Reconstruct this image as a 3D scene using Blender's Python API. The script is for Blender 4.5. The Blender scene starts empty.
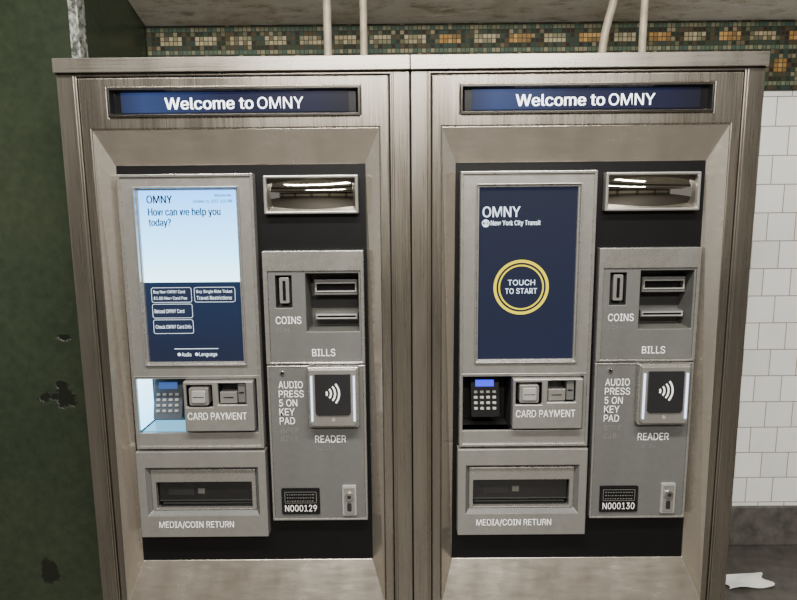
import bpy, bmesh, math, random, os
from mathutils import Vector, Matrix
random.seed(4)
scene=bpy.context.scene
col=scene.collection
FONT=None
try:
    fd=bpy.utils.system_resource('DATAFILES',path='fonts')
    for fn in ('Inter.woff2','Inter.ttf'):
        if os.path.exists(os.path.join(fd,fn)): FONT=bpy.data.fonts.load(os.path.join(fd,fn));break
except Exception as ex: print('font',ex)
def lin(c):
    r=[]
    for v in c:
        v=v/255.
        r.append(v/12.92 if v<=.04045 else ((v+.055)/1.055)**2.4)
    return (r[0],r[1],r[2],1.)
# ------------------------------------------------------------ materials
def newmat(name):
    m=bpy.data.materials.new(name);m.use_nodes=True
    nt=m.node_tree;b=nt.nodes['Principled BSDF']
    return m,nt,b
def coords(nt,scale):
    tc=nt.nodes.new('ShaderNodeTexCoord');mp=nt.nodes.new('ShaderNodeMapping')
    mp.inputs['Scale'].default_value=scale
    nt.links.new(tc.outputs['Object'],mp.inputs['Vector']);return mp.outputs['Vector']
def noise(nt,vec,scale=1.,detail=4,rough=.6):
    n=nt.nodes.new('ShaderNodeTexNoise');n.inputs['Scale'].default_value=scale
    n.inputs['Detail'].default_value=detail;n.inputs['Roughness'].default_value=rough
    nt.links.new(vec,n.inputs['Vector']);return n.outputs['Fac']
def ramp(nt,fac,stops,const=False):
    r=nt.nodes.new('ShaderNodeValToRGB');e=r.color_ramp.elements
    while len(e)<len(stops): e.new(.5)
    for i,(p,c) in enumerate(stops):
        e[i].position=p;e[i].color=c if len(c)==4 else (*c,1)
    if const:r.color_ramp.interpolation='CONSTANT'
    nt.links.new(fac,r.inputs['Fac']);return r.outputs['Color']
def mixc(nt,fac,a,b,mode='MIX'):
    m=nt.nodes.new('ShaderNodeMix');m.data_type='RGBA';m.blend_type=mode
    for s,v in ((m.inputs[0],fac),(m.inputs[6],a),(m.inputs[7],b)):
        if hasattr(v,'is_linked'): nt.links.new(v,s)
        else: s.default_value=v
    return m.outputs[2]
def mth(nt,op,a,b=0.,c=0.):
    m=nt.nodes.new('ShaderNodeMath');m.operation=op
    for s,v in zip(m.inputs,(a,b,c)):
        if hasattr(v,'is_linked'): nt.links.new(v,s)
        else: s.default_value=v
    return m.outputs[0]
def bump(nt,b,fac,strength=.1,dist=.002):
    n=nt.nodes.new('ShaderNodeBump');n.inputs['Strength'].default_value=strength
    n.inputs['Distance'].default_value=dist
    nt.links.new(fac,n.inputs['Height']);nt.links.new(n.outputs['Normal'],b.inputs['Normal'])
def steel(name,c,metallic=.75,rough=.42,brush=(140,140,3),amt=.12,grime=.18):
    m,nt,b=newmat(name)
    st=noise(nt,coords(nt,brush),1.,3)
    bl=noise(nt,coords(nt,(12,12,1.6)),1.,4,.55)
    sp=noise(nt,coords(nt,(110,110,70)),1.,3,.7)
    c0=lin(c)
    lo=tuple(v*(1-amt) for v in c0[:3]);hi=tuple(min(1,v*(1+amt)) for v in c0[:3])
    cs=ramp(nt,st,[(.3,lo),(.7,hi)])
    g=ramp(nt,bl,[(.30,(1-grime,1-grime*1.03,1-grime*1.10)),(.62,(1,1,1))])
    cc=mixc(nt,1.,cs,g,'MULTIPLY')
    cc=mixc(nt,1.,cc,ramp(nt,sp,[(.25,(.88,.87,.85)),(.38,(1,1,1))]),'MULTIPLY')
    nt.links.new(cc,b.inputs['Base Color'])
    b.inputs['Metallic'].default_value=metallic
    mixr=mth(nt,'ADD',mth(nt,'MULTIPLY',st,.12),mth(nt,'MULTIPLY',bl,.14))
    nt.links.new(mth(nt,'ADD',mixr,rough-.13),b.inputs['Roughness'])
    bump(nt,b,st,.05,.001)
    return m
def plain(name,c,metallic=0.,rough=.5,var=.08,spec=.5):
    m,nt,b=newmat(name)
    n=noise(nt,coords(nt,(25,25,25)),1.,4)
    c0=lin(c)
    cs=ramp(nt,n,[(.3,tuple(v*(1-var) for v in c0[:3])),(.7,tuple(min(1,v*(1+var)) for v in c0[:3]))])
    nt.links.new(cs,b.inputs['Base Color'])
    b.inputs['Metallic'].default_value=metallic;b.inputs['Roughness'].default_value=rough
    b.inputs['Specular IOR Level'].default_value=spec
    return m
def emit(name,c,s=1.,rough=.3,spec=.3):
    m,nt,b=newmat(name)
    b.inputs['Base Color'].default_value=(.01,.01,.012,1)
    b.inputs['Emission Color'].default_value=lin(c)
    b.inputs['Emission Strength'].default_value=s
    b.inputs['Roughness'].default_value=rough;b.inputs['Specular IOR Level'].default_value=spec
    return m
def emitgrad(name,axis,stops,s=1.,rough=.2,spec=.3):
    m,nt,b=newmat(name)
    tc=nt.nodes.new('ShaderNodeTexCoord');sp=nt.nodes.new('ShaderNodeSeparateXYZ')
    nt.links.new(tc.outputs['Generated'],sp.inputs[0])
    c=ramp(nt,sp.outputs[axis],stops)
    nt.links.new(c,b.inputs['Emission Color']);b.inputs['Emission Strength'].default_value=s
    b.inputs['Base Color'].default_value=(.01,.01,.012,1)
    b.inputs['Roughness'].default_value=rough;b.inputs['Specular IOR Level'].default_value=spec
    return m
M_cab=steel('cabinet_steel',(168,161,150),.95,.29,(260,260,5),.11,.26)
M_door=steel('door_steel',(173,166,155),.95,.27,(260,260,6),.09,.26)
M_cap=steel('cap_steel',(186,179,168),.9,.28,(5,90,260),.10,.12)
M_sur=steel('surround_steel',(198,190,177),.84,.24,(14,80,80),.05,.16)
M_bez=steel('bezel_metal',(158,156,151),.65,.35,(60,60,60),.04,.08)
M_colm=steel('panel_paint',(104,104,102),.3,.46,(60,60,60),.04,.08)
M_colhi=steel('panel_hood_metal',(174,172,166),.75,.28,(60,60,60),.04,.08)
M_black=plain('black_panel',(10,10,12),0,.4,.15,.3)
M_blk2=plain('black_plastic',(10,10,12),0,.3,.1,.4)
M_dark=plain('dark_grey_liner',(34,34,33),.1,.5)
M_liner=plain('grey_liner',(84,84,80),.2,.45)
M_face=plain('reader_face_grey',(32,32,34),0,.35)
M_kpad=plain('keypad_body',(66,72,80),0,.4)
M_flap=plain('smoked_flap',(20,20,20),0,.06,.1,1.)
M_chrome=plain('chrome',(215,212,205),1.,.13,.03)
M_mirror=plain('mirror_surface',(176,172,163),1.,.04,.03)
M_lt=plain('light_grey_plastic',(160,159,155),.3,.4)
M_white=plain('white_lettering',(255,255,252),0,.5,.0)
M_brl=plain('grey_dots',(126,126,122),.2,.5,.02)
M_seam=plain('dark_seam_strip',(34,31,28),0,.7)  # dark strip filling the joint below the cap
M_matte_top=plain('matte_dark_top',(44,41,37),0,.95,.2,.05)  # unseen cap top made matte dark to keep lamp reflections off the wall
M_E_white=emit('lit_white',(250,252,255),4.4)
M_E_disp=emitgrad('display_blue',0,[(0,lin((34,50,90))),(.1,lin((50,74,130))),(.45,lin((16,28,70))),(.85,lin((14,22,58))),(1,lin((10,14,34)))],1.)
M_E_navy=emitgrad('screen_navy',2,[(0,lin((18,30,62))),(1,lin((24,34,58)))],1.)
M_E_navy2=emitgrad('screen_navy_lower',2,[(0,lin((20,32,62))),(1,lin((12,46,84)))],1.)
M_E_head=emitgrad('screen_header_white',2,[(0,lin((190,244,255))),(.3,lin((140,212,255))),(1,lin((78,160,240)))],5.0)
M_E_txt=emit('screen_text_dark',(4,6,24),.6,.5,.0)
M_E_line=emit('screen_text_light',(225,240,250),2.4)
M_E_yel=emit('screen_ring_yellow',(255,232,0),1.6)
M_E_bar=emit('light_bar_white',(214,220,255),3.)
M_E_cyan=emitgrad('alcove_wall_glow',2,[(0,lin((120,200,245))),(1,lin((180,230,255)))],5.5)  # lit left wall of the alcove, its glow put in as emission
M_E_cyan2=emit('alcove_floor_spill',(120,195,235),1.5)  # light spilling on the alcove floor, painted in as weak emission
M_E_lcdR=emit('keypad_display_blue',(60,70,255),1.8)
M_E_lcdL=emit('keypad_display_dim',(80,120,200),.8)
M_btn=emit('screen_button_fill',(20,40,74),1.)
# ------------------------------------------------------------ mesh builder
class MB:
    def __init__(s): s.bm=bmesh.new();s.mats=[]
    def mi(s,m):
        if m not in s.mats:s.mats.append(m)
        return s.mats.index(m)
    def face(s,vs,m,smooth=False):
        try:f=s.bm.faces.new(vs)
        except ValueError:return
        f.material_index=s.mi(m);f.smooth=smooth;return f
    def box(s,x0,x1,y0,y1,z0,z1,m):
        v=[s.bm.verts.new((x,y,z)) for x in (x0,x1) for y in (y0,y1) for z in (z0,z1)]
        for q in ((0,1,3,2),(4,6,7,5),(0,4,5,1),(2,3,7,6),(0,2,6,4),(1,5,7,3)):
            s.face([v[i] for i in q],m)
        return s
    def plate(s,x0,x1,z0,z1,y0,y1,holes,m):
        X=sorted({x0,x1,*[h[0] for h in holes],*[h[1] for h in holes]})
        Z=sorted({z0,z1,*[h[2] for h in holes],*[h[3] for h in holes]})
        def solid(i,j):
            if i<0 or j<0 or i>=len(X)-1 or j>=len(Z)-1:return False
            cx=(X[i]+X[i+1])/2;cz=(Z[j]+Z[j+1])/2
            return not any(h[0]<cx<h[1] and h[2]<cz<h[3] for h in holes)
        V={}
        def v(i,j,k):
            if (i,j,k) not in V:V[(i,j,k)]=s.bm.verts.new((X[i],y0 if k==0 else y1,Z[j]))
            return V[(i,j,k)]
        for i in range(len(X)-1):
            for j in range(len(Z)-1):
                if not solid(i,j):continue
                s.face([v(i,j,0),v(i+1,j,0),v(i+1,j+1,0),v(i,j+1,0)],m)
                s.face([v(i,j,1),v(i,j+1,1),v(i+1,j+1,1),v(i+1,j,1)],m)
                for (a,b,c,d,ni,nj) in ((i,j,i+1,j,i,j-1),(i+1,j,i+1,j+1,i+1,j),(i+1,j+1,i,j+1,i,j+1),(i,j+1,i,j,i-1,j)):
                    if not solid(ni,nj): s.face([v(a,b,0),v(a,b,1),v(c,d,1),v(c,d,0)],m)
        return s
    def frame(s,x0,x1,z0,z1,w,y0,y1,m):
        o=[s.bm.verts.new(p) for p in ((x0,y0,z0),(x1,y0,z0),(x1,y0,z1),(x0,y0,z1))]
        i=[s.bm.verts.new(p) for p in ((x0+w,y1,z0+w),(x1-w,y1,z0+w),(x1-w,y1,z1-w),(x0+w,y1,z1-w))]
        for k in range(4): s.face([o[k],o[(k+1)%4],i[(k+1)%4],i[k]],m)
        return s
    def liner(s,x0,x1,z0,z1,y0,y1,m,inset=.0):
        v=[s.bm.verts.new(p) for p in ((x0,y0,z0),(x1,y0,z0),(x1,y0,z1),(x0,y0,z1),(x0+inset,y1,z0+inset),(x1-inset,y1,z0+inset),(x1-inset,y1,z1-inset),(x0+inset,y1,z1-inset))]
        for q in ((4,5,6,7),(0,1,5,4),(1,2,6,5),(2,3,7,6),(3,0,4,7)): s.face([v[i] for i in q],m)
        return s
    def prism(s,pts,y0,y1,m):
        a=[s.bm.verts.new((x,y0,z)) for x,z in pts];b=[s.bm.verts.new((x,y1,z)) for x,z in pts]
        s.face(a,m);s.face(list(reversed(b)),m)
        n=len(pts)
        for i in range(n): s.face([a[i],b[i],b[(i+1)%n],a[(i+1)%n]],m)
        return s
    def rr(s,x0,x1,z0,z1,r,y0,y1,m,n=5):
        return s.prism(rrpts(x0,x1,z0,z1,r,n),y0,y1,m)
    def rrline(s,x0,x1,z0,z1,r,w,y,m,n=5):
        o=rrpts(x0,x1,z0,z1,r,n);i=rrpts(x0+w,x1-w,z0+w,z1-w,max(r-w,.0002),n)
        a=[s.bm.verts.new((x,y,z)) for x,z in o];b=[s.bm.verts.new((x,y,z)) for x,z in i]
        N=len(a)
        for k in range(N): s.face([a[k],a[(k+1)%N],b[(k+1)%N],b[k]],m)
        return s
    def quad(s,x0,x1,z0,z1,y,m):
        s.face([s.bm.verts.new(p) for p in ((x0,y,z0),(x1,y,z0),(x1,y,z1),(x0,y,z1))],m);return s
    def arc(s,cx,cz,r0,r1,a0,a1,y,m,n=32):
        pa=None
        for k in range(n+1):
            t=math.radians(a0+(a1-a0)*k/n);c,q=math.cos(t),math.sin(t)
            p=(s.bm.verts.new((cx+r0*c,y,cz+r0*q)),s.bm.verts.new((cx+r1*c,y,cz+r1*q)))
            if pa: s.face([pa[0],pa[1],p[1],p[0]],m)
            pa=p
        return s
    def disc(s,cx,cz,r,y,m,n=20):
        s.face([s.bm.verts.new((cx+r*math.cos(2*math.pi*k/n),y,cz+r*math.sin(2*math.pi*k/n))) for k in range(n)],m);return s
    def cyl(s,cx,cz,r,y0,y1,m,n=28):
        pts=[(cx+r*math.cos(2*math.pi*k/n),cz+r*math.sin(2*math.pi*k/n)) for k in range(n)]
        return s.prism(pts,y0,y1,m)
    def text(s,t,x0,x1,z0,z1,y,m,bold=0.):
        """lettering fitted to a box; bold = extra stroke width in metres (layered copies)"""
        cu=bpy.data.curves.new('t','FONT');cu.body=t;cu.size=1;cu.resolution_u=4
        if FONT: cu.font=FONT
        ob=bpy.data.objects.new('t',cu);col.objects.link(ob)
        dg=bpy.context.evaluated_depsgraph_get()
        me=bpy.data.meshes.new_from_object(ob.evaluated_get(dg))
        if me and len(me.vertices):
            xs=[v.co.x for v in me.vertices];ys=[v.co.y for v in me.vertices]
            ax,bx=min(xs),max(xs);ay,by=min(ys),max(ys)
            k=(z1-z0)/(by-ay);kx=k if x1 is None else (x1-x0-bold)/(bx-ax)
            for q,dx in enumerate((0.,) if not bold else (0.,bold*.5,bold)):
                vs=[s.bm.verts.new((x0+dx+(v.co.x-ax)*kx,y-.00012*q,z0+(v.co.y-ay)*k)) for v in me.vertices]
                for p in me.polygons: s.face([vs[i] for i in p.vertices],m)
            bpy.data.meshes.remove(me)
        bpy.data.objects.remove(ob);bpy.data.curves.remove(cu)
        return s
    def obj(s,name,parent=None,bevel=0.,loc=None,rot=None,recalc=True,label=None):
        if recalc:bmesh.ops.recalc_face_normals(s.bm,faces=s.bm.faces[:])
        me=bpy.data.meshes.new(name);s.bm.to_mesh(me);s.bm.free()
        for m in s.mats:me.materials.append(m)
        o=bpy.data.objects.new(name,me);col.objects.link(o)
        if parent:o.parent=parent
        if loc:o.location=loc
        if rot:o.rotation_euler=rot
        if bevel:
            b=o.modifiers.new('b','BEVEL');b.width=bevel;b.segments=2;b.limit_method='ANGLE';b.angle_limit=math.radians(40)
        if label:o['label']=label
        return o
def rrpts(x0,x1,z0,z1,r,n=5):
    P=[]
    for cx,cz,a in ((x1-r,z0+r,-90),(x1-r,z1-r,0),(x0+r,z1-r,90),(x0+r,z0+r,180)):
        for k in range(n+1):
            t=math.radians(a+90*k/n);P.append((cx+r*math.cos(t),cz+r*math.sin(t)))
    return P
def braille(mb,x,z,n,y,s=.0045):
    for c in range(n):
        for i in range(2):
            for j in range(3):
                if random.random()<.55:
                    mb.cyl(x+c*s*3+i*s*1.2,z-j*s*1.2,s*.35,y-.0006,y+.001,M_brl,6)
def lettering(parent,name,*items,br=None):
    m=MB()
    for a in items: m.text(*a)
    if br: braille(m,*br)
    return m.obj(name,parent,recalc=False)

# ------------------------------------------------------------ ticket machine
YP=.036
def machine(X,variant):
    root=bpy.data.objects.new('ticket_machine',None);col.objects.link(root)
    root.location=(X,0,0);root.empty_display_size=.2
    root['category']='ticket machine';root['group']='transit ticket machines side by side'
    root['label']=('stainless steel ticket machine with lit white menu screen' if variant==0 else
      'stainless steel ticket machine with navy screen and yellow ring')
    m=MB();m.plate(-.4485,.4485,.0,1.7,0,.56,[(-.3975,.3975,.06,1.692)],M_cab)
    m.box(-.4485,.4485,.56,.58,0,1.7,M_cab)
    for sx in (-1,1):
        a,b=sorted((sx*.402,sx*.408));m.box(a,b,-.004,0.0,.03,1.696,M_cab)
    m.obj('cabinet_body',root,.0025)
    m=MB();m.box(-.4495,.4495,-.012,.03,1.7005,1.7355,M_cap);m.box(-.4493,.4493,.03,.585,1.7005,1.7350,M_matte_top)
    m.box(-.4485,.4485,-.004,.58,1.6975,1.7005,M_seam);m.obj('top_cap',root,.003)
    m=MB();m.plate(-.3955,.3955,.062,1.690,0.001,.02,[(-.3695,.3695,.238,1.562),(-.3225,.3225,1.592,1.665)],M_door)
    m.obj('door_frame',root,.0036)
    m=MB()
    o=[(-.3695,.238),(.3695,.238),(.3695,1.562),(-.3695,1.562)];i=[(-.337,.344),(.333,.344),(.330,1.473),(-.330,1.473)]
    oy=[-.016,-.016,.0045,.0045]
    ov=[m.bm.verts.new((a,yy,b)) for (a,b),yy in zip(o,oy)];iv=[m.bm.verts.new((a,YP,b)) for a,b in i]
    for k in range(4): m.face([ov[k],ov[(k+1)%4],iv[(k+1)%4],iv[k]],M_sur)
    sk=[m.bm.verts.new((a,.006,b)) for a,b in o]
    for k in range(4): m.face([ov[k],ov[(k+1)%4],sk[(k+1)%4],sk[k]],M_sur)
    i2=[m.bm.verts.new((a,YP+.012,b)) for a,b in i]
    for k in range(4): m.face([iv[k],iv[(k+1)%4],i2[(k+1)%4],i2[k]],M_sur)
    m.obj('recess_surround',root,.0015)
    m=MB();m.plate(-.338,.334,.342,1.475,YP+.001,YP+.01,[(-.308,.026,.71,1.44),(-.312,.028,.445,.68),(.064,.31,.49,1.236),(.08,.295,1.36,1.43)],M_black)
    m.obj('inner_panel',root)
    # message display
    m=MB();m.plate(-.3225,.3225,1.592,1.665,-.004,.018,[(-.3165,.3165,1.598,1.659)],M_chrome)
    m.frame(-.3165,.3165,1.598,1.659,.006,.000,.010,M_blk2)
    m.box(-.3165,.3165,.010,.018,1.598,1.659,M_blk2)
    disp=m.obj('message_display',root,.001)
    MB().box(-.292,.292,.0085,.0099,1.604,1.654,M_E_disp).obj('display_glass',disp)
    lettering(disp,'display_lettering',('Welcome to',-.180,.048,1.6115,1.6405,.0078,M_E_white,.0018),('OMNY',.058,.176,1.6115,1.6405,.0078,M_E_white,.0004))
    # touch screen unit
    yb=.012
    m=MB();m.plate(-.319,.037,.697,1.449,yb,.06,[(-.270,-.010,.944,1.408),(-.310,.022,.742,.897)],M_bez)
    m.frame(-.276,-.004,.938,1.414,.0065,yb-.006,yb+.008,M_colhi)
    for (a,b,c,d) in ((-.279,-.276,.935,1.417),(-.004,-.001,.935,1.417),(-.276,-.004,1.414,1.417),(-.276,-.004,.935,.938)): m.box(a,b,yb-.006,yb+.001,c,d,M_bez)
    m.box(-.316,.034,yb-.002,yb,.9025,.9055,M_bez)
    for (a,b,c,d) in ((-.319,-.312,.697,1.449),(.030,.037,.697,1.449),(-.312,.030,1.442,1.449),(-.312,.030,.697,.704)): m.box(a,b,yb-.005,yb+.001,c,d,M_colhi)
    ts=m.obj('touch_screen',root,.0018)
    if variant==0:
        MB().box(-.2695,-.0105,.0195,.03,.9445,1.164,M_E_navy2).obj('screen_glass',ts)
        MB().box(-.2695,-.0105,.0195,.03,1.164,1.4075,M_E_head).obj('screen_header',ts)
        y=.0188
        lettering(ts,'header_lettering',('OMNY',-.249,-.180,1.374,1.395,y,M_E_txt,.0016),
          ('Machine No.',-.068,-.022,1.3905,1.3975,y,M_E_txt,.0005),('October 26, 2023  6:31 PM',-.126,-.022,1.3730,1.3830,y,M_E_txt,.0005),
          ('How can we help you',-.247,-.054,1.3365,1.3615,y,M_E_txt,.0017),('today?',-.247,-.187,1.3100,1.334,y,M_E_txt,.0017))
        for (x0,x1,z0,z1,ls) in ((-.253,-.144,1.109,1.150,('Buy New OMNY Card','$1.00 New Card Fee')),(-.137,-.026,1.109,1.150,('Buy Single Ride Ticket','Travel Restrictions')),
                           (-.253,-.144,1.066,1.105,('Reload OMNY Card',)),(-.253,-.144,1.023,1.062,('Check OMNY Card Info',))):
            m=MB();m.rr(x0,x1,z0,z1,.006,y,y+.0006,M_btn);m.rrline(x0,x1,z0,z1,.006,.0010,y-.0003,M_E_line)
            zc=(z0+z1)/2
            for k,t in enumerate(ls):
                zz=zc+.0026 if (len(ls)==2 and k==0) else (zc-.0138 if len(ls)==2 else zc-.0055)
                m.text(t,x0+.006,x0+.006+min(.097,.0050*len(t)),zz,zz+.0104,y-.0004,M_E_line,.0)
            m.obj('screen_button',ts,recalc=False)
        m=MB();m.quad(-.2,-.08,.9795,.981,y,M_E_line)
        m.disc(-.188,.9645,.0045,y,M_E_line,16);m.text('Audio',-.181,-.155,.9590,.9700,y,M_E_line)
        m.disc(-.140,.9645,.0045,y,M_E_line,16);m.text('Language',-.133,-.084,.9565,.9700,y,M_E_line)
        m.obj('screen_lettering',ts,recalc=False)
    else:
        MB().box(-.2695,-.0105,.0195,.03,.9445,1.4075,M_E_navy).obj('screen_glass',ts)
        y=.0188
        lettering(ts,'screen_lettering',('OMNY',-.260,-.160,1.330,1.358,y,M_E_line,.0008),('New York City Transit',-.238,-.106,1.3050,1.3215,y,M_E_line,.0004))
        m=MB();m.disc(-.2515,1.3140,.0100,y,M_E_line);m.text('MTA',-.2595,-.2435,1.3100,1.3180,y-.0003,M_E_txt,.0008);m.obj('transit_roundel',ts,recalc=False)
        lettering(ts,'touch_lettering',('TOUCH',-.190,-.117,1.1475,1.1625,y,M_E_line),('TO START',-.197,-.111,1.1245,1.1395,y,M_E_line))
        for r0,r1 in ((.0668,.0744),(.0572,.0612)):
            m=MB();m.arc(-.154,1.142,r0,r1,0,360,y,M_E_yel,64);m.obj('touch_ring',ts,recalc=False)
    m=MB();m.liner(-.310,-.177,.742,.897,.02,.118,M_liner if variant==0 else M_dark)
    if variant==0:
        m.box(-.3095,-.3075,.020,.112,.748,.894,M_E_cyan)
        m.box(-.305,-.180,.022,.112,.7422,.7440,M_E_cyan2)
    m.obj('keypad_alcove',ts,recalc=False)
    KR=(math.radians(-14),0,0)
    kp=MB();kp.rr(-.041,.041,-.058,.056,.006,-.006,.012,M_kpad if variant==0 else M_blk2)
    kp=kp.obj('keypad',root,.0015,loc=(-.242,.062,.825),rot=KR)
    MB().box(-.027,.025,-.0085,-.006,.028,.047,M_E_lcdL if variant==0 else M_E_lcdR).obj('keypad_display',kp)
    key0=None
    for r in range(4):
        for c in range(4):
            x=-.027+c*.0175;z=.013-r*.0155
            if key0 is None:
                key0=MB().rr(-.0050,.0050,-.0036,.0036,.0015,-.0035,0,M_lt).obj('key',kp,.0006);k=key0
            else:
                k=key0.copy();col.objects.link(k);k.parent=kp
            k.location=(x,-.006,z)
    # card payment module
    m=MB();m.plate(-.175,.016,.752,.894,-.006,.055,[(-.167,-.096,.822,.884),(-.080,-.004,.828,.888)],M_bez)
    cr=m.obj('card_reader',root,.003)
    m=MB();m.liner(-.167,-.096,.822,.884,.0,.03,M_blk2,.004);m.rr(-.158,-.105,.828,.878,.005,-.010,.028,M_bez)
    m.rr(-.150,-.113,.836,.870,.004,-.014,-.009,M_lt)
    m.box(-.147,-.116,-.0148,-.012,.851,.8535,M_blk2);m.obj('card_slot',cr,.001)
    m=MB();m.liner(-.080,-.004,.828,.888,.0,.03,M_blk2,.002);m.box(-.077,-.030,.002,.028,.830,.862,M_bez)
    m.box(-.027,-.007,.002,.028,.832,.884,M_colm);m.box(-.068,-.040,.0008,.006,.845,.848,M_blk2)
    m.box(-.024,-.011,.0005,.006,.858,.862,M_blk2);m.obj('card_slot',cr,.0008)
    lettering(cr,'card_lettering',('CARD PAYMENT',-.166,-.004,.786,.8065,-.0068,M_white,.0))
    # media / coin return
    m=MB();m.plate(-.323,.039,.434,.690,.004,.05,[(-.300,.016,.500,.642)],M_bez)
    m.frame(-.300,.016,.500,.642,.010,.004,.020,M_colm)
    m.plate(-.290,.006,.510,.632,.016,.05,[(-.278,-.006,.514,.594)],M_colhi)
    rb=m.obj('return_bin',root,.003)
    m=MB();m.liner(-.278,-.006,.514,.594,.03,.15,M_dark,.004)
    a=[m.bm.verts.new(p) for p in ((-.272,.042,.516),(-.012,.042,.516),(-.012,.14,.575),(-.272,.14,.575))];m.face(a,M_liner)
    m.obj('bin_chute',rb,recalc=False)
    m=MB();m.box(-.276,-.008,.034,.037,.533,.593,M_flap);m.box(-.276,-.008,.030,.038,.530,.5335,M_dark)
    m.box(-.250,-.175,.0325,.0345,.547,.572,M_dark);m.box(-.165,-.145,.0325,.0345,.551,.568,M_liner);m.obj('bin_flap',rb,.001)
    lettering(rb,'return_lettering',('MEDIA/COIN RETURN',-.270,-.058,.461,.4830,.0032,M_white,.0004),br=(-.266,.453,9,.004,.003))
    # convex security mirror
    m=MB();m.plate(.062,.311,1.343,1.444,.014,.045,[(.070,.303,1.351,1.436)],M_bez);mr=m.obj('security_mirror',root,.003)
    m=MB();NX,NZ=36,18;G=[]
    for i in range(NX+1):
        R=[]
        for j in range(NZ+1):
            u,v=i/NX*2-1,j/NZ*2-1
            R.append(m.bm.verts.new((.1865+u*.1165,.036-.022*(1-u*u)*(1-.25*v*v)-.010*(1-v*v),1.3935+v*.0425)))
        G.append(R)
    for i in range(NX):
        for j in range(NZ): m.face([G[i][j],G[i+1][j],G[i+1][j+1],G[i][j+1]],M_mirror,True)
    m.obj('mirror_glass',mr)
    # payment column
    yc=.014
    H=[(.084,.128,1.092,1.180),(.165,.308,1.026,1.185)]
    m=MB();m.plate(.052,.322,.478,1.246,yc+.004,.06,H,M_colm)
    m.plate(.052,.322,.936,1.246,yc-.004,yc+.004,[(.064,.314,.942,1.192)],M_colhi)
    m.plate(.064,.314,.942,1.192,yc,yc+.0038,H,M_colm)
    m.plate(.052,.322,.478,.932,yc-.002,yc+.004,[(.058,.316,.484,.926)],M_colhi)
    m.plate(.058,.316,.484,.926,yc,yc+.0038,[],M_colm)
    pc=m.obj('payment_panel',root,.0018)
    m=MB();m.liner(.084,.128,1.092,1.180,yc+.003,.036,M_dark,.005);m.rr(.094,.120,1.104,1.174,.003,.018,.034,M_bez);m.rr(.1030,.1110,1.112,1.166,.002,.0160,.019,M_blk2)
    m.obj('coin_slot',pc,.0008)
    m=MB();m.liner(.165,.308,1.026,1.185,yc+.003,.086,M_liner,.006);m.quad(.171,.302,1.080,1.114,.0855,M_dark);m.obj('bill_alcove',pc,recalc=False)
    for z0,z1,sl in ((1.122,1.164,.020),(1.052,1.070,.006)):
        m=MB();w=.003
        m.plate(.184,.302,z0,z1,.050,.084,[(.190,.296,(z0+z1)/2-sl/2,(z0+z1)/2+sl/2)],M_colm)
        m.plate(.187,.299,(z0+z1)/2-sl/2-w,(z0+z1)/2+sl/2+w,.047,.051,[(.190,.296,(z0+z1)/2-sl/2,(z0+z1)/2+sl/2)],M_lt)
        m.box(.190,.296,.064,.082,z0+.002,z1-.002,M_blk2)
        m.obj('bill_slot',pc,.0008)
    y=yc-.0008;B=.0
    lettering(pc,'coins_lettering',('COINS',.082,.151,1.0480,1.0685,y,M_white,B),br=(.084,1.036,4,yc,.0035))
    lettering(pc,'bills_lettering',('BILLS',.178,.241,.9575,.978,y,M_white,B),br=(.180,.949,4,yc,.0035))
    m=MB()
    for t,x1,k in (('AUDIO',.149,0),('PRESS',.151,1),('5 ON',.132,2),('KEY',.124,3),('PAD',.124,4)):
        z=.8675-k*.0258;m.text(t,.082,x1,z,z+.0200,y,M_white,B)
    braille(m,.085,.752,4,yc,.0045);braille(m,.085,.728,4,yc,.0045)
    m.obj('audio_lettering',pc,recalc=False)
    lettering(pc,'reader_lettering',('READER',.179,.265,.7100,.7305,y,M_white,B),br=(.182,.698,5,yc,.0035))
    m=MB();m.cyl(.094,.911,.0062,yc-.004,yc+.002,M_chrome);m.cyl(.094,.911,.0035,yc-.0046,yc-.003,M_blk2);m.obj('panel_lock',pc,.0005)
    # contactless reader
    m=MB();m.prism([(.166,.932),(.304,.932),(.304,.766),(.300,.762),(.170,.762),(.166,.766)],-.008,.012,M_colhi)
    m.prism([(.170,.928),(.300,.928),(.300,.776),(.292,.768),(.178,.768),(.170,.776)],-.016,-.007,M_bez)
    cl=m.obj('contactless_reader',root,.002)
    MB().prism([(.187,.916),(.283,.916),(.283,.806),(.277,.800),(.193,.800),(.187,.806)],-.020,-.014,M_face).obj('reader_glass',cl,.001)
    MB().cyl(.235,.786,.005,-.0172,-.014,M_lt,20).obj('status_light',cl)
    cx,cz=.215,.862
    for r in (.006,.017,.028,.039):
        m=MB();m.arc(cx-.004,cz,r,r+.005,-40,40,-.0206,M_white,16);m.obj('symbol_arc',cl,recalc=False)
    for x0,x1 in ((.1750,.1798),(.2902,.2950)):
        MB().rr(x0,x1,.782,.910,.002,-.0185,-.014,M_E_bar).obj('light_bar',cl)
    # serial plate
    m=MB();m.rr(.079,.187,.499,.576,.004,yc-.004,yc+.002,M_blk2);m.rrline(.083,.183,.503,.572,.003,.0012,yc-.0045,M_dark)
    sp=m.obj('serial_plate',root)
    m=MB();y=yc-.0046
    m.rrline(.088,.178,.532,.566,.002,.0012,y,M_brl)
    for k in range(3):
        x=.094
        while x<.170:
            w=random.uniform(.002,.005);m.quad(x,min(x+w,.172),.5372+k*.0095,.5395+k*.0095,y,M_brl);x+=w+.0032
    m.text('N000129' if variant==0 else 'N000130',.088,.178,.507,.5265,y,M_white,.0);m.obj('plate_lettering',sp,recalc=False)
    # service lock
    m=MB();m.rr(.251,.291,.494,.584,.004,yc-.006,yc+.002,M_lt);m.rr(.256,.286,.499,.579,.003,yc-.008,yc-.005,M_bez)
    kl=m.obj('service_lock',root,.001)
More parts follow.
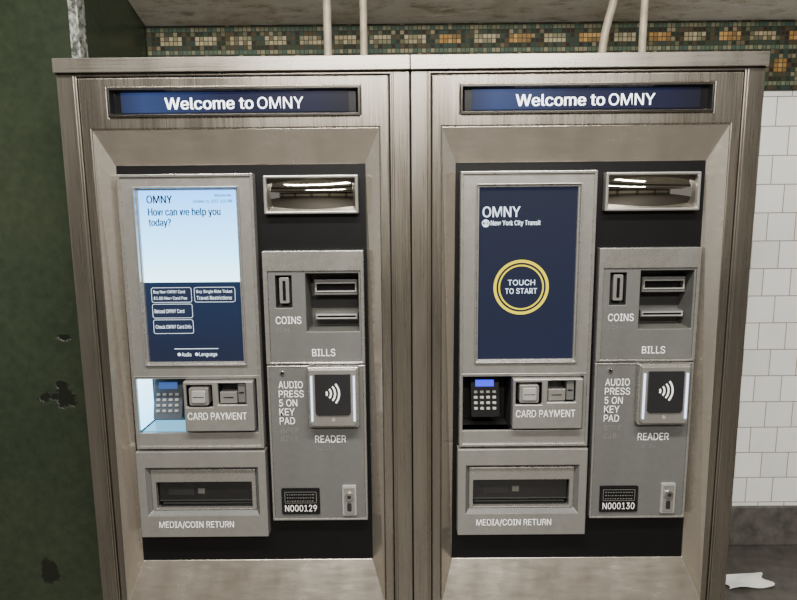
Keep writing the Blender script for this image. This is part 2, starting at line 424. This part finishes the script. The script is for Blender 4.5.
    m=MB();m.cyl(.271,.553,.0115,yc-.014,yc-.006,M_chrome);m.cyl(.271,.553,.006,yc-.0145,yc-.013,M_dark);m.rr(.265,.277,.509,.533,.003,yc-.010,yc-.006,M_dark);m.obj('lock_cylinder',kl,.001)
    return root
machine(-.45,0);machine(.45,1)

# ------------------------------------------------------------ setting
def struct(o): o['kind']='structure';return o
m_,nt,b=newmat('white_wall_tiles')
tc=nt.nodes.new('ShaderNodeTexCoord');sp=nt.nodes.new('ShaderNodeSeparateXYZ');nt.links.new(tc.outputs['Object'],sp.inputs[0])
T=.1045
row=mth(nt,'FLOOR',mth(nt,'DIVIDE',mth(nt,'ADD',sp.outputs[2],.03+50*T),T))
shift=mth(nt,'MULTIPLY',mth(nt,'MODULO',row,2.),T/2)
xs_=mth(nt,'DIVIDE',mth(nt,'ADD',mth(nt,'ADD',sp.outputs[0],.012+50*T),shift),T)
zs_=mth(nt,'DIVIDE',mth(nt,'ADD',sp.outputs[2],.03+50*T),T)
def edge(nt,f): return mth(nt,'MULTIPLY',mth(nt,'ABSOLUTE',mth(nt,'SUBTRACT',f,.5)),2.)
e=mth(nt,'MAXIMUM',edge(nt,mth(nt,'FRACT',xs_)),edge(nt,mth(nt,'FRACT',zs_)))
g=ramp(nt,e,[(.960,(0,0,0)),(.980,(1,1,1))])
cmb=nt.nodes.new('ShaderNodeCombineXYZ')
nt.links.new(mth(nt,'FLOOR',xs_),cmb.inputs[0]);nt.links.new(row,cmb.inputs[1])
wn=nt.nodes.new('ShaderNodeTexWhiteNoise');nt.links.new(cmb.outputs[0],wn.inputs['Vector'])
tl=ramp(nt,wn.outputs['Value'],[(0,lin((240,241,236))),(1,lin((254,254,252)))])
nz=noise(nt,coords(nt,(5,5,3)),1.,5);dirt=ramp(nt,nz,[(.25,(.92,.91,.87)),(.55,(1,1,1))])
tl=mixc(nt,1.,tl,dirt,'MULTIPLY')
nt.links.new(mixc(nt,g,tl,lin((136,130,118))),b.inputs['Base Color']);b.inputs['Roughness'].default_value=.12
bump(nt,b,mth(nt,'SUBTRACT',1.,g),.3,.002)
M_tile=m_
struct(MB().box(-3,4,.68,.80,0,2.01,M_tile).obj('wall_back'))
# far wall across the passage
m_,nt,b=newmat('far_station_wall')
tc=nt.nodes.new('ShaderNodeTexCoord');sp=nt.nodes.new('ShaderNodeSeparateXYZ');nt.links.new(tc.outputs['Object'],sp.inputs[0])
zz=mth(nt,'DIVIDE',sp.outputs[2],2.75);xx=mth(nt,'FRACT',mth(nt,'DIVIDE',mth(nt,'ADD',sp.outputs[0],10.),2.2))
cz_=ramp(nt,zz,[(0,lin((96,92,84))),(.3,lin((180,172,156))),(.72,lin((88,82,72)))],True)
cx_=ramp(nt,xx,[(0,(.25,.27,.24)),(.14,(1,1,1))],True)
nt.links.new(mixc(nt,1.,cz_,cx_,'MULTIPLY'),b.inputs['Base Color'])
struct(MB().box(-6,6,-6.6,-6.5,0,2.75,m_).obj('wall_front'))
# mosaic band
m_,nt,b=newmat('mosaic_band')
tc=nt.nodes.new('ShaderNodeTexCoord');sp=nt.nodes.new('ShaderNodeSeparateXYZ');nt.links.new(tc.outputs['Object'],sp.inputs[0])
T=.0156
a_=mth(nt,'DIVIDE',mth(nt,'ADD',sp.outputs[0],5.),T);c_=mth(nt,'DIVIDE',mth(nt,'SUBTRACT',sp.outputs[2],1.768),T)
e1=mth(nt,'MAXIMUM',edge(nt,mth(nt,'FRACT',a_)),edge(nt,mth(nt,'FRACT',c_)))
cb=nt.nodes.new('ShaderNodeCombineXYZ');nt.links.new(mth(nt,'FLOOR',a_),cb.inputs[0]);nt.links.new(mth(nt,'FLOOR',c_),cb.inputs[1])
w_=nt.nodes.new('ShaderNodeTexWhiteNoise');nt.links.new(cb.outputs[0],w_.inputs['Vector']);w1=w_.outputs['Value']
green=ramp(nt,w1,[(0,lin((38,46,36))),(.25,lin((54,62,46))),(.42,lin((46,62,56))),(.58,lin((70,60,44))),(.74,lin((44,38,30))),(.88,lin((90,88,66))),(.96,lin((120,112,88)))],True)
teal=ramp(nt,w1,[(0,lin((78,94,78))),(.3,lin((106,110,88))),(.55,lin((66,84,74))),(.8,lin((124,120,96)))],True)
ylw=ramp(nt,w1,[(0,lin((150,114,62))),(.3,lin((132,102,58))),(.55,lin((168,134,82))),(.8,lin((112,90,56)))],True)
pale=ramp(nt,w1,[(0,lin((140,130,102))),(.3,lin((114,112,88))),(.55,lin((156,146,118))),(.8,lin((92,88,68)))],True)
def per(n,k=0.): return mth(nt,'FRACT',mth(nt,'DIVIDE',mth(nt,'ADD',sp.outputs[0],5.+k*T),T*n))
isb=mth(nt,'LESS_THAN',per(8),.62)
alt=mth(nt,'MAXIMUM',mth(nt,'LESS_THAN',per(16),.5),mth(nt,'LESS_THAN',sp.outputs[0],.1))
zr=mth(nt,'FLOOR',c_)
def rows(lo,hi): return mth(nt,'MULTIPLY',mth(nt,'GREATER_THAN',zr,lo-.5),mth(nt,'LESS_THAN',zr,hi+.5))
cc=mixc(nt,rows(11,12),green,mixc(nt,isb,green,mixc(nt,alt,ylw,pale)))
cc=mixc(nt,rows(14,14),cc,teal);cc=mixc(nt,rows(9,9),cc,teal)
cc=mixc(nt,rows(4,6),cc,mixc(nt,isb,ylw,green));cc=mixc(nt,rows(1,1),cc,teal)
gr=ramp(nt,e1,[(.78,(0,0,0)),(.88,(1,1,1))])
cc=mixc(nt,gr,cc,lin((56,54,46)))
nt.links.new(cc,b.inputs['Base Color']);b.inputs['Roughness'].default_value=.7;b.inputs['Specular IOR Level'].default_value=.15
bump(nt,b,mth(nt,'SUBTRACT',1.,gr),.3,.002)
struct(MB().box(-.93,4,.672,.681,1.768,2.008,m_).obj('trim_1'))
M_base=plain('dark_stone_base',(84,81,77),0,.6,.35)
struct(MB().box(-.93,4,.664,.681,0,.165,M_base).obj('baseboard_back',bevel=.004))
# green painted wall, a few peeled spots
m_,nt,b=newmat('green_paint_peeling')
tc=nt.nodes.new('ShaderNodeTexCoord');sp=nt.nodes.new('ShaderNodeSeparateXYZ');nt.links.new(tc.outputs['Object'],sp.inputs[0])
n1=noise(nt,coords(nt,(14,14,14)),1.,6,.6);n2=noise(nt,coords(nt,(1.2,1.2,1.4)),1.,3,.5);n3=noise(nt,coords(nt,(34,34,34)),1.,5,.65)
nb=noise(nt,coords(nt,(5,5,5)),1.,5,.6)
base=ramp(nt,n2,[(.35,lin((36,45,34))),(.65,lin((52,60,44)))])
base=mixc(nt,.35,base,ramp(nt,n3,[(.3,lin((32,40,30))),(.7,lin((60,68,50)))]))
dmin=None
for cx,cz,rx,rz in ((-1.103,.788,.070,.030),(-1.051,.976,.028,.014),(-1.17,.202,.036,.048),(-1.075,.83,.022,.014)):
    dx=mth(nt,'POWER',mth(nt,'ABSOLUTE',mth(nt,'DIVIDE',mth(nt,'SUBTRACT',sp.outputs[0],cx),rx)),2.)
    dz=mth(nt,'POWER',mth(nt,'ABSOLUTE',mth(nt,'DIVIDE',mth(nt,'SUBTRACT',sp.outputs[2],cz),rz)),2.)
    d=mth(nt,'SQRT',mth(nt,'ADD',dx,dz));dmin=d if dmin is None else mth(nt,'MINIMUM',dmin,d)
dd=mth(nt,'DIVIDE',mth(nt,'ADD',dmin,mth(nt,'MULTIPLY',mth(nt,'SUBTRACT',n1,.5),4.5)),4.)
pk=ramp(nt,dd,[(.17,(1,1,1)),(.24,(0,0,0))])
cc=mixc(nt,pk,base,lin((27,29,24)))
nt.links.new(cc,b.inputs['Base Color']);b.inputs['Roughness'].default_value=.26
bump(nt,b,mth(nt,'ADD',mth(nt,'ADD',mth(nt,'MULTIPLY',n3,.3),mth(nt,'MULTIPLY',nb,1.4)),mth(nt,'SUBTRACT',1.,pk)),.6,.004)
M_green=m_
struct(MB().box(-3,-.932,.2,.80,0,2.14,M_green).obj('wall_left'))
m_,nt,b=newmat('chipped_corner_guard')
n=noise(nt,coords(nt,(70,70,45)),1.,5,.7)
nt.links.new(ramp(nt,n,[(.42,lin((50,56,48))),(.5,lin((120,122,116))),(.62,lin((170,170,164)))]),b.inputs['Base Color']);b.inputs['Roughness'].default_value=.5
struct(MB().plate(-.956,-.929,0,2.1,.194,.24,[],m_).obj('trim_2',bevel=.003))
# ceiling with sloping soffit
m_,nt,b=newmat('stained_plaster')
n=noise(nt,coords(nt,(4,4,4)),1.,8,.65);n2=noise(nt,coords(nt,(10,34,10)),1.,6,.72)
c1=ramp(nt,n,[(.32,lin((232,222,202))),(.5,lin((252,248,238))),(.7,lin((255,253,246)))])
c1=mixc(nt,.9,c1,ramp(nt,n2,[(.34,(.50,.45,.38)),(.44,(.86,.84,.80)),(.52,(1,1,1))]),'MULTIPLY')
nt.links.new(c1,b.inputs['Base Color']);b.inputs['Roughness'].default_value=.8;bump(nt,b,n2,.6,.010)
M_pl=m_
mb=MB();pts=[(.8,2.008),(.68,2.008),(.14,2.190),(.14,2.75),(-6.6,2.75),(-6.6,2.85),(.8,2.85)]
a=[mb.bm.verts.new((-6,y,z)) for y,z in pts];c=[mb.bm.verts.new((6,y,z)) for y,z in pts]
for k in range(7): mb.face([a[k],c[k],c[(k+1)%7],a[(k+1)%7]],M_pl)
mb.face(a,M_pl);mb.face(list(reversed(c)),M_pl)
struct(mb.obj('ceiling'))
M_beam=plain('dark_painted_beam',(60,62,58),.2,.5,.1)
for k,y in enumerate((-.35,-1.9,-4.0)):
    struct(MB().box(-6,6,y-.06,y+.06,2.56,2.75,M_beam).obj('trim_%d'%(3+k)))
M_floor=plain('dark_concrete_floor',(72,69,65),0,.5,.3)
struct(MB().box(-6,6,-6.6,.8,-.1,0,M_floor).obj('floor'))
# ------------------------------------------------------------ conduits
M_pipe=plain('painted_conduit',(168,156,136),.1,.5,.25)
def conduit(pts,r,lab):
    cu=bpy.data.curves.new('c','CURVE');cu.dimensions='3D';s=cu.splines.new('BEZIER');s.bezier_points.add(len(pts)-1)
    for p,q in zip(s.bezier_points,pts): p.co=q;p.handle_left_type=p.handle_right_type='AUTO'
    cu.bevel_depth=r;cu.bevel_resolution=5;cu.use_fill_caps=True;cu.resolution_u=12
    t=bpy.data.objects.new('t',cu);col.objects.link(t)
    me=bpy.data.meshes.new_from_object(t.evaluated_get(bpy.context.evaluated_depsgraph_get()));bpy.data.objects.remove(t)
    me.materials.clear();me.materials.append(M_pipe)
    for p in me.polygons:p.use_smooth=True
    o=bpy.data.objects.new('conduit_pipe',me);col.objects.link(o)
    o['label']=lab;o['category']='pipe';o['group']='electrical conduits above the machines'
    x,y,_=pts[-1]
    mb=MB();n=20
    A=[mb.bm.verts.new((x+r*1.5*math.cos(6.2832*k/n),y+r*1.5*math.sin(6.2832*k/n),1.7357)) for k in range(n)]
    B=[mb.bm.verts.new((v.co.x,v.co.y,1.765)) for v in A]
    mb.face(A,M_pipe);mb.face(B,M_pipe)
    for k in range(n): mb.face([A[k],A[(k+1)%n],B[(k+1)%n],B[k]],M_pipe)
    mb.obj('coupling',o,.002)
L1='thin painted metal conduit running from soffit to cabinet top'
L2='painted metal conduit with a gentle bend above cabinet'
Zt=2.108
conduit([(-.249,.38,Zt),(-.249,.38,1.87),(-.249,.38,1.736)],.0125,L1)
conduit([(-.137,.38,Zt),(-.137,.38,1.87),(-.137,.38,1.736)],.0115,L1)
conduit([(.640,.38,Zt),(.634,.38,1.98),(.622,.38,1.93),(.610,.38,1.87),(.602,.38,1.736)],.0125,L2)
conduit([(.733,.38,Zt),(.730,.38,1.87),(.730,.38,1.736)],.0115,L1)
M_paper=plain('white_paper',(225,225,222),0,.7,.03)
mb=MB();N=8;G=[[mb.bm.verts.new(((i/N-.5)*.17+.012*math.sin(j),(j/N-.5)*.08,.004+.006*math.sin(i*.8)*math.cos(j*.6)+.006)) for j in range(N+1)] for i in range(N+1)]
for i in range(N):
    for j in range(N): mb.face([G[i][j],G[i+1][j],G[i+1][j+1],G[i][j+1]],M_paper,True)
o=mb.obj('paper_scrap',loc=(1.21,.42,.0),rot=(0,0,.1));o['label']='crumpled white paper scrap lying on dark floor';o['category']='paper'
# ------------------------------------------------------------ ceiling lamps
M_tube=emit('fluorescent_tube',(255,246,228),9.)
for (x,y,rz) in ((-.1,-1.1,0),(.2,-2.9,0)):
    e=bpy.data.objects.new('fluorescent_lamp',None);col.objects.link(e);e.location=(x,y,2.68);e['category']='lamp'
    e['label']='white fluorescent batten lamp fixed to the ceiling';e['group']='fluorescent ceiling lamps'
    MB().box(-1.2,1.2,-.09,.09,.03,.07,M_lt).obj('housing',e,.004)
    for yy in (-.04,.04):
        mb=MB();mb.box(-1.15,1.15,yy-.013,yy+.013,-.0,.026,M_tube);mb.obj('tube',e,.006)
    L=bpy.data.lights.new('lamp_light','AREA');L.shape='RECTANGLE';L.size=2.3;L.size_y=.18
    L.energy=135 if y>-2 else 180;L.color=(1,.96,.895)
    lo=bpy.data.objects.new('lamp_light',L);col.objects.link(lo);lo.parent=e;lo.location=(0,0,-.03)
w=bpy.data.worlds.new('w');scene.world=w;w.use_nodes=True
w.node_tree.nodes['Background'].inputs[0].default_value=(.62,.60,.57,1);w.node_tree.nodes['Background'].inputs[1].default_value=.7
# ------------------------------------------------------------ camera
cam=bpy.data.cameras.new('camera');cam.sensor_width=36;cam.lens=600/797*36;cam.clip_start=.01
co=bpy.data.objects.new('camera',cam);col.objects.link(co)
R=Matrix.Rotation(.00363,4,'Z')@Matrix.Rotation(math.pi/2-.14813,4,'X')@Matrix.Rotation(-.00922,4,'Z')
co.matrix_world=Matrix.Translation((-.02905,-1.58679,1.35))@R
scene.camera=co
